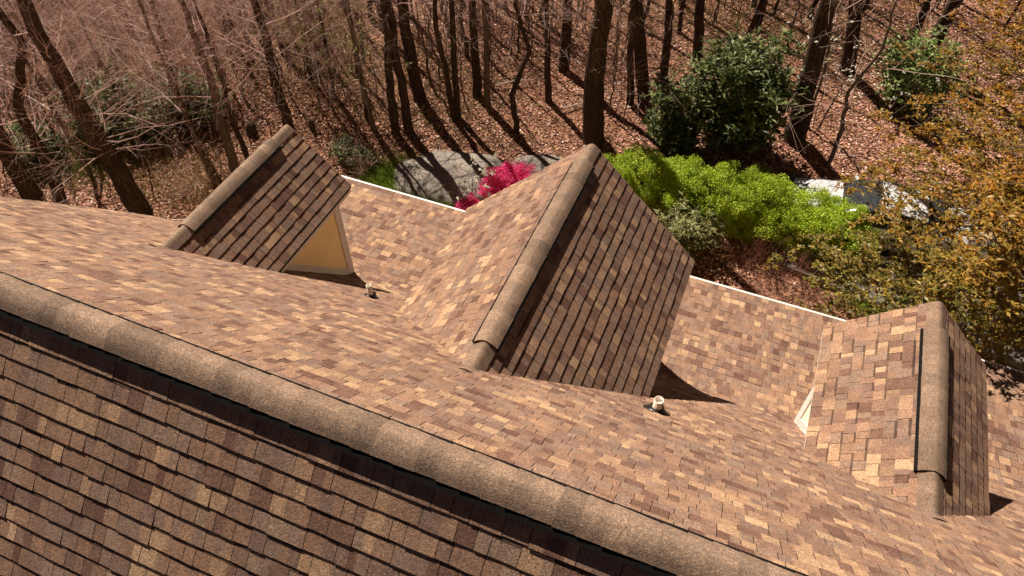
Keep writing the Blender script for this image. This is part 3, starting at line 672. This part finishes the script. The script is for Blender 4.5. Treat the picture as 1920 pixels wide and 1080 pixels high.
shrub('azalea', 882, 402, .42, .4, .28, 'sparse pink azalea sprigs at the eave left of the bright one', 'shrub', 36, 60, .05, .05, AZ, .15, mat='petal', whorl=False, shell=.3, stems=9)
LM = [(.33, .47, .025), (.44, .56, .03), (.18, .29, .018), (.54, .64, .08), (.37, .50, .025)]
hd = [(1190, 372, .85, .9, .75, 'leftmost of the lime green hedge shrubs, against the middle dormer'), (1262, 388, .8, .85, .72, 'second lime green hedge shrub from the dormer'), (1335, 410, .85, .95, .80, 'third lime green hedge shrub from the dormer'),
      (1408, 425, .82, .95, .82, 'fourth lime green hedge shrub from the dormer'), (1482, 446, .85, .85, .78, 'fifth lime green hedge shrub from the dormer, next to the last'), (1556, 462, .78, .8, .74, 'last lime green hedge shrub, in front of the parked car')]
for (a, b, rx, ry, rz, lab) in hd:
    shrub('hedge_shrub', a, b, rx*1.15, ry*1.0, rz*1.0, lab, 'shrub', 200, 230, .042, .031, LM, .20, mat='leaf', whorl=False, group='lime green shrubs in a row', shell=.84, up_=.3, lump=.26)
# bare twiggy shrubs
def twigs(name, px, py, h, n, label, group=None, mat='twig', spread=.6):
    g = at(px, py, GZ); root = empty(name, (g[0], g[1], float(gh(g[0], g[1])))); tag(root, label, 'shrub', group); mb = MB()
    for k in range(n):
        a = rng.uniform(0, 6.28); branchmb(mb, (rng.normal()*.12, rng.normal()*.12, -.05), (math.cos(a)*spread, math.sin(a)*spread, 1), h*rng.uniform(.6, 1.1), .011, 2, .8, .05, 4, 3, rmin=.0035, sides=(3, 3, 3, 3, 3))
    mb.build('stem', M[mat], root); return root
M['redtwig'] = plain('red_twig', (.16, .065, .045), .9, .3, 2, spec=.1)
for (a, b, h, n, lab) in [(1400, 505, .9, 16, 'bare reddish twig shrub nearest the middle dormer beside the eave'), (1455, 520, 1.0, 18, 'bare reddish twig shrub below the lime hedge, middle of three'), (1515, 528, .9, 16, 'bare reddish twig shrub farthest right below the hedge')]:
    twigs('bare_shrub', a, b, h, n, lab, 'bare twig shrubs beside the eave', 'redtwig', .8)
for (a, b, h, n, lab) in [(335, 365, 1.0, 14, 'bare twig shrub on the leaf bank left of the left dormer'), (395, 350, .8, 10, 'small bare twig shrub close to the left dormer ridge'), (690, 318, .8, 14, 'brown twiggy shrub behind the eave beside the left dormer'), (650, 300, .7, 12, 'brown twiggy shrub right behind the tip of the left dormer'), (870, 372, .8, 6, 'thin dark stems by the azalea and flat rock')]:
    twigs('bare_shrub', a, b, h, n, lab)
shrub('evergreen_shrub', 665, 300, .7, .5, .38, 'low dark evergreen shrub behind the tip of the left dormer', 'shrub', 40, 49, .10, .04, RH+[(.2, .2, .13)], .22)
shrub('evergreen_shrub', 1700, 590, .6, .5, .35, 'low green shrub by the eave left of the right dormer', 'shrub', 30, 49, .10, .05, LG, .22)
# grass tufts
def grass(name, px, py, rx, ry, n, label, cols):
    g = at(px, py, GZ); P = rng.normal(size=(n, 2))*np.array([rx, ry])*.5; b = np.stack([g[0]+P[:, 0], g[1]+P[:, 1], gh(g[0]+P[:, 0], g[1]+P[:, 1])], 1)
    d = rng.normal(size=(n, 3))*.5; d[:, 2] = 1; d /= np.linalg.norm(d, axis=1)[:, None]; s = np.cross(d, rng.normal(size=(n, 3))); s /= np.linalg.norm(s, axis=1)[:, None]
    L = rng.uniform(.08, .25, (n, 1)); V = np.stack([b-s*.008, b+s*.008, b+d*L+s*.003, b+d*L-s*.003], 1)
    c = np.array(cols)[rng.integers(0, len(cols), n)]*rng.uniform(.7, 1.3, (n, 1))
    tag(quads(name, V, M['leaf'], None, c), label, 'grass', kind='stuff')
GC = [(.16, .27, .03), (.24, .36, .04), (.3, .38, .07)]
grass('grass', 738, 335, 1.0, .9, 5200, 'bright green grass patch left of the flat rock', GC)
grass('grass', 780, 372, 1.8, .5, 2600, 'sparse grass along the near edge of the flat rock', GC+[(.2, .16, .06)])
grass('grass', 1655, 585, 1.2, .6, 2200, 'green tufts just beyond the eave near the right dormer', GC)
grass('grass', 160, 290, 1.5, 1.5, 6000, 'yellow green fern patch behind the thick leaning tree', [(.15, .17, .03), (.2, .2, .05)])
grass('dry_grass', 340, 335, 5, 1.8, 7000, 'dry straw coloured grass on the bank left of the dormer', [(.42, .29, .13), (.34, .25, .10), (.2, .19, .06)])
grass('dry_grass', 620, 130, 10, 5, 22000, 'dry yellowish undergrowth across the left woods', [(.26, .19, .08), (.2, .18, .06), (.16, .18, .05)])
grass('dry_grass', 1420, 40, 10, 4, 16000, 'dry ochre undergrowth far back in the woods', [(.28, .19, .08), (.22, .2, .07), (.16, .17, .05)])
# leaf litter
n = 260000
X = rng.uniform(-34, 16, n); Y = 8.0+rng.random(n)**1.1*30
ok = ~((X > 1.2) & (Y > 12.4) & (Y < 18.4)) | (rng.random(n) < .05); X = X[ok]; Y = Y[ok]; n = len(X)
Z = gh(X, Y)+.012+rng.random(n)*.03+((X > 1.2) & (Y > 12.4) & (Y < 18.4))*.16
a = rng.uniform(0, 6.28, n); tilt = rng.normal(size=(n, 2))*.35
d = np.stack([np.cos(a), np.sin(a), tilt[:, 0]], 1); s = np.stack([-np.sin(a), np.cos(a), tilt[:, 1]], 1); c = np.stack([X, Y, Z], 1); L = rng.uniform(.028, .060, (n, 1))
V = np.stack([c-d*L, c+s*L*.6, c+d*L, c-s*L*.6], 1)
LC = np.array([(.56, .29, .205), (.42, .19, .13), (.64, .37, .27), (.16, .065, .045), (.56, .28, .19), (.50, .25, .185), (.80, .60, .50), (.12, .05, .035), (.52, .32, .16)])
tag(quads('leaf_litter', V, M['dead'], None, LC[rng.integers(0, len(LC), n)]*rng.uniform(.8, 1.15, (n, 1))), 'brown fallen leaves covering the woodland floor', 'leaf litter', kind='stuff')
# fallen branches
for i, (x0, y0, x1, y1, r, lab) in enumerate([(1175, 203, 1210, 200, .05, 'pale fallen branch by the stout trunk left of the big dark shrub'), (1050, 205, 1110, 195, .03, 'thin fallen stick left of the massive trunk'), (215, 205, 350, 245, .04, 'long pale fallen pole leaning in the left woods'), (1560, 290, 1620, 300, .03, 'fallen stick above the parked car'), (930, 160, 1000, 150, .04, 'fallen branch far back above the azalea')]):
    a_, b_ = at(x0, y0, GZ+.12), at(x1, y1, GZ+.15); mb = MB(); mb.tube([a_, (a_+b_)/2+np.array([0, .1, .03]), b_], [r, r*.8, r*.4], 6); tag(mb.build('fallen_branch', M['palewood']), lab, 'branch')
for (a, b, r, h, lab) in [(352, 272, .07, .45, 'thin dark stump on the leaf bank, leftmost of the stumps'), (474, 252, .16, .4, 'thick dark stump left of the left dormer peak'), (588, 250, .08, .35, 'small dark stump right of the left dormer peak')]:
    g = at(a, b, GZ); mb = MB(); g[2] = float(gh(g[0], g[1])); root = empty('stump', tuple(g)); tag(root, lab, 'stump'); mb.tube([(0, 0, -.1), (0, 0, h*.5), (.03, 0, h)], [r*1.25, r, r*.9], 9); mb.build('trunk', M['bark'], root, True)
# rocks
def rock(px, py, rx, ry, rz, label, rot=0, seed=1):
    g = at(px, py, GZ+.1); n1, n2 = 48, 20; V = []; rs = np.random.default_rng(seed); ph = rs.uniform(0, 6.28, 8)
    for j in range(n2+1):
        phi = math.pi/2*j/n2
        for i in range(n1):
            t = 2*math.pi*i/n1; k = 1+.13*math.sin(2*t+ph[0])+.07*math.sin(3*t+ph[1])+.04*math.sin(7*t+ph[2])
            rr = math.cos(phi)**.55*k; zz = (math.sin(phi)**.8)*(1+.12*math.sin(3*t+ph[3])*math.cos(phi)+.06*math.sin(5*rr+ph[4]))
            x, y = rr*rx*math.cos(t), rr*ry*math.sin(t); V.append((x*math.cos(rot)-y*math.sin(rot), x*math.sin(rot)+y*math.cos(rot), zz*rz-.15+.02*math.sin(9*x+ph[5])*math.sin(8*y+ph[6])))
    mb = MB(); mb.add(V, [(j*n1+i, j*n1+(i+1) % n1, (j+1)*n1+(i+1) % n1, (j+1)*n1+i) for j in range(n2) for i in range(n1)]); o = mb.build('rock', M['rock'], None, True); o.location = tuple(g); tag(o, label, 'rock')
rock(868, 330, 2.2, 1.35, .30, 'large flat grey rock crossed by tree shadows', .12, 3)
rock(1020, 312, 1.2, .65, .18, 'smaller flat grey rock behind the pink azalea', .1, 5)
# small white flowering trees
def blossom(px, py, h, label, n, spr, size=.06, name='flowering_tree', nper=10):
    g = at(px, py, GZ); root = empty(name, (g[0], g[1], float(gh(g[0], g[1])))); tag(root, label, 'tree'); mb = MB(); tips = []
    for k in range(3):
        branchmb(mb, (rng.normal()*.05, rng.normal()*.05, -.1), (rng.normal()*.2, rng.normal()*.2, 1), h*rng.uniform(.8, 1), .022, 2, .7, .1, 5, 4, rmin=.005)
    mb.build('trunk', M['bark2'], root)
    P = np.array(mb.v); P = P[P[:, 2] > h*.4]; c = P[rng.integers(0, len(P), n)]+rng.normal(size=(n, 3))*spr
    V, t = bush_leaves(c, np.full(n, .05), nper, size, size*.7, [(.85, .82, .74), (.75, .74, .66), (.8, .8, .6)], .4); quads('blossom', V, M['petal'], root, t)
blossom(890, 368, 1.3, 'small magnolia with white blossoms in front of the flat rock', 26, .1, .09)
blossom(1530, 250, 3.6, 'wispy dogwood with tiny white blossoms right of the thick leaning trunk', 110, .12, .07, nper=5)
# thin trees with fresh green buds
def budding(px, py, h, label, n, cols, size=.07):
    g = at(px, py, GZ); root = empty('budding_tree', (g[0], g[1], float(gh(g[0], g[1])))); tag(root, label, 'tree'); mb = MB()
    mt_, P, R = trunk_mb([(0, 0, -.1), (.05, .02, h*.4), (.02, .06, h)], [.06, .045, .015], False); mt_.build('trunk', M['bark'], root, True)
    for k in range(26):
        i = int(rng.integers(3, len(P))); a = rng.uniform(0, 6.28); branchmb(mb, P[i], (math.cos(a), math.sin(a), .5), rng.uniform(.6, 1.5), .014, 1, .7, .1, 3, 3, rmin=.004)
    c_ = mb.build('crown', M['twig'], root); Q = np.array(mb.v); c = Q[rng.integers(0, len(Q), n)]
    V, t = bush_leaves(c, np.full(n, .08), 3, size, size*.6, cols, .3); quads('foliage', V, M['leaf'], c_, t)
YG = [(.24, .27, .05), (.30, .31, .07), (.18, .22, .04)]
for (a, b, h, lab) in [(690, 236, 7, 'budding yellow green tree left of the tall pair near the rock'), (632, 200, 6, 'budding tree with scattered pale leaves above the left dormer tip'), (590, 175, 6, 'farther budding pale green tree in the left woods'), (672, 150, 6.5, 'budding tree set far back between dark trunks'), (1420, 60, 6, 'budding green tree behind the big dark shrub'), (1880, 60, 6, 'pale green budding tree at the upper right corner')]:
    budding(a, b, h, lab, 520, YG)
# --- coppery trees on the right
def leafy_tree(name, base, hgt, crown, label, n, cols, trunk_r=.12, L=.115, W=.048, cf=1.):
    bx, by = base; z0 = float(gh(bx, by)); root = empty(name, (bx, by, z0)); tag(root, label, 'tree')
    cz, (rx, ry, rz) = crown[2], crown[3]; c0 = np.array([crown[0]-bx, crown[1]-by, cz-z0])
    mt_, P, R = trunk_mb([(0, 0, -.2), (c0[0]*.35, c0[1]*.35, c0[2]*.5), (c0[0]*.8, c0[1]*.8, c0[2]+rz*.5)], [trunk_r, trunk_r*.7, trunk_r*.25]); mt_.build('trunk', M['bark'], root, True)
    sp = clumps(c0, (rx, ry, rz), n, .12, .2); mb = MB(); st = []
    for q in sp[::3]:
        i = int(np.argmin([abs(p[2]-(q[2]-abs(rng.normal())*1.2)) for p in P])); m_ = (P[i]+q)/2+rng.normal(size=3)*.2; mb.tube([P[i], m_, q], [.022, .013, .005], 4, cap=False)
    # flat horizontal sprays of leaves
    cl = []
    for q in sp:
        k = 9; a = rng.uniform(0, 6.28); dv = np.array([math.cos(a), math.sin(a), -.1]); ln = rng.uniform(.35, .8)
        mb.tube([q-dv*ln*.5, q+dv*ln*.5], [.007, .004], 3, cap=False)
        f = rng.uniform(-.5, .5, (k, 1)); cl.append(q+dv*f*ln+rng.normal(size=(k, 3))*np.array([.09, .09, .04]))
    br = mb.build('crown', M['bark2'], root)
    cl = np.concatenate(cl); V, t = bush_leaves(cl, np.full(len(cl), .05), 7, L, W, cols, .15, whorl=True)
    # warm copper at the top of the crown, olive lower down is the leaves' own colour: young against older growth
    zf = np.clip((V[:, 0, 2]-(c0[2]-rz))/(2*rz), 0, 1)[:, None]; w_ = np.clip((zf+rng.normal(size=zf.shape)*.22-.15)*1.1*cf, 0, 1)
    cop = np.array([(.42, .155, .018), (.50, .21, .025), (.33, .13, .018), (.44, .25, .04)])[rng.integers(0, 4, len(V))]*rng.uniform(.75, 1.25, (len(V), 1))
    t = t*(1-w_)+cop*w_; quads('foliage', V, M['leaf'], br, t)
OL = [(.13, .135, .022), (.20, .18, .03), (.08, .095, .018), (.28, .21, .04), (.18, .125, .022)]
leafy_tree('copper_leaf_tree', (9.5, 15.0), 8, (6.35, 13.8, -7.2, (3.8, 3.6, 2.5)), 'tall coppery olive leaved tree covering the right side of the car', 640, OL, .15, cf=.95)
leafy_tree('copper_leaf_tree', (11.0, 22), 10, (8.2, 20.0, -6.2, (4.3, 3.4, 3.8)), 'orange copper leaved tree at the upper right corner', 900, OL, .15, cf=1.5)
leafy_tree('copper_leaf_tree', (6.2, 12.4), 4, (4.6, 12.5, -9.3, (3.0, 1.4, 1.2)), 'low olive green small tree between the car and the right dormer', 210, OL, .07, cf=.15)
leafy_tree('copper_leaf_tree', (5.9, 10.4), 6, (4.7, 9.0, -5.3, (1.6, 1.0, 1.6)), 'olive leaved tree reaching over the eave behind the right dormer', 130, OL, .08, cf=.6)
# ------------------------------------------------------------------ car
def car(loc, rz):
    root = empty('parked_car', loc, rz); tag(root, 'silver sedan parked on the driveway behind the lime hedge and coppery tree', 'car')
    # length along x, nose at -x ; stations: x, half width, sill, belt, top, roof half width
    St = [(-2.40, .60, .35, .55, .60, .40), (-2.34, .74, .27, .62, .68, .55), (-2.15, .84, .22, .70, .78, .66), (-1.7, .90, .20, .78, .88, .74), (-1.25, .91, .20, .84, .95, .78), (-1.02, .915, .20, .88, .985, .80),
          (-.75, .92, .20, .90, 1.13, .74), (-.35, .92, .20, .92, 1.33, .66), (-.10, .92, .20, .93, 1.405, .63), (.30, .92, .20, .94, 1.44, .61), (.75, .92, .20, .95, 1.435, .61), (1.10, .92, .20, .96, 1.39, .62), (1.45, .915, .20, .97, 1.25, .66), (1.75, .91, .21, .98, 1.08, .72), (1.92, .90, .22, .98, 1.04, .76), (2.2, .86, .25, .95, 1.02, .74), (2.36, .78, .32, .85, .95, .62), (2.42, .66, .40, .62, .75, .45)]
    def sec(s):
        x, hw, z0, zb, zt, rw = s; cab = zt-zb > .17
        return [(x, hw*.9, z0), (x, hw*.985, z0+.1), (x, hw, z0+(zb-z0)*.55), (x, hw*.985, zb-.07), (x, hw*.955, zb), (x, (rw+.05) if cab else hw*.88, zt-.06 if cab else zb+(zt-zb)*.35), (x, rw if cab else rw*.9, zt-.018), (x, rw*.55, zt), (x, 0, zt+.012)]
    G = [sec(s) for s in St]; m = len(G[0]); body = MB(); sgs = {1: MB(), -1: MB()}; ws = MB(); rw_ = MB()
    for i in range(len(St)-1):
        for j in range(m-1):
            for sg in (1, -1):
                q = [G[i][j], G[i+1][j], G[i+1][j+1], G[i][j+1]]; q = [(p[0], p[1]*sg, p[2]) for p in q]
                if sg > 0: q = q[::-1]
                xm = (St[i][0]+St[i+1][0])/2; tgt = body
                if j == 4 and -.75 < xm < 1.6 and abs(xm-.28) > .0:
                    tgt = sgs[sg]
                if j >= 5 and -1.02 < xm < -.15: tgt = ws
                if j >= 5 and 1.15 < xm < 1.8: tgt = rw_
                tgt.add(q, [(0, 1, 2, 3)])
    for k, e in ((0, 0), (-1, 1)):
        P = [(p[0], p[1], p[2]) for p in G[k]]+[(p[0], -p[1], p[2]) for p in G[k][::-1]]; body.add(P, [tuple(range(len(P)))])
    def weld(mb_, name, mat, sub=0):
        o = mb_.build(name, M[mat], root, True); import bmesh
        bm = bmesh.new(); bm.from_mesh(o.data); bmesh.ops.remove_doubles(bm, verts=bm.verts, dist=1e-4); bmesh.ops.recalc_face_normals(bm, faces=bm.faces); bm.to_mesh(o.data); bm.free()
        o.data.polygons.foreach_set('use_smooth', np.ones(len(o.data.polygons), bool)); return o
    weld(body, 'body', 'paint'); [weld(sgs[k], 'side_window', 'carglass') for k in (1, -1)]; weld(ws, 'windshield', 'carglass'); weld(rw_, 'rear_window', 'carglass')
    for sg in (1, -1):
        mb = MB()
        for x, zz in ((.24, 1.19), (.95, 1.19)): mb.bar((x-.02, sg*.895, .95), (x, sg*.668, 1.375), .03, .05, (1, 0, 0))
        mb.bar((-.95, sg*.902, .905), (1.6, sg*.905, .985), .012, .02)
        mb.build('window_trim', M['metal'], root)
    mb = MB()
    for sg in (1, -1):
        for x in (-.15, .28, 1.2): mb.box((x, sg*.922, .6), (.006, .004, .6))
        mb.box((.3, sg*.925, .27), (2.6, .01, .03))
    mb.build('door_seam', M['black'], root)
    for sg in (1, -1):
        for x in (.15, 1.08): mb = MB(); mb.box((x, sg*.932, .80), (.17, .03, .025)); mb.build('door_handle', M['metal'], root)
        mb = MB(); mb.box((-.72, sg*.99, .96), (.12, .16, .11)); mb.bar((-.70, sg*.88, .92), (-.72, sg*.96, .95), .03, .03); mb.build('mirror', M['paint'], root)
        mb = MB(); mb.box((-2.2, sg*.70, .62), (.26, .22, .11)); mb.build('headlight', M['lens'], root)
        mb = MB(); mb.box((2.30, sg*.72, .80), (.18, .22, .12)); mb.build('tail_light', M['lamp'], root)
        for x in (-1.45, 1.42):
            mb = MB(); R = np.array([[1, 0, 0], [0, 0, -1.], [0, 1, 0]]); mb.lathe([(.20, -.10), (.31, -.105), (.33, -.06), (.33, .06), (.31, .105), (.20, .10)], 28, R=R, c=(x, sg*.84, .33)); wh = mb.build('wheel', M['tyre'], root, True)
            mb = MB(); mb.lathe([(.001, .06*1), (.06, .07), (.17, .05), (.205, .095)], 20, R=R*np.array([[1, 1, sg]]) if False else R, c=(x, sg*.84, .33))
            mb.lathe([(.001, -.06), (.06, -.07), (.17, -.05), (.205, -.095)], 20, R=R, c=(x, sg*.84, .33)); mb.build('rim', M['metal'], wh, True)
    mb = MB(); mb.box((-2.36, 0, .5), (.1, .9, .14)); mb.build('grille', M['black'], root)
car((3.85, 16.1, GZ+.17), .015)
# small debris on the roof
pts = []
for i, (a, b) in enumerate([(672, 480), (872, 458), (1290, 870), (560, 660), (1620, 940), (980, 780)]):
    d = pix(a, b); n_ = np.array([0, SA, CA]); k = -(CAM@n_)/(d@n_); p = CAM+d*k
    if p[1] > YB-.4: continue
    mb = MB(); R = .018; ang = random.uniform(0, 6.28)
    mb.add([p+np.array([0, 0, .03]), p+np.array([math.cos(ang)*R, math.sin(ang)*R, .02-math.sin(ang)*R]), p+np.array([.004, -R, .035+R]), p+np.array([-R, .003, .03])], [(0, 1, 2, 3)], (.7, .62, .5)); pts.append(mb)
m_ = MB()
for q in pts: m_.add(q.v, q.f, (.7, .62, .5))
tag(m_.build('fallen_petal', M['petal']), 'a few tiny pale petals fallen on the sunlit roof slope', 'petals', kind='stuff')
print('objects', len(bpy.data.objects))
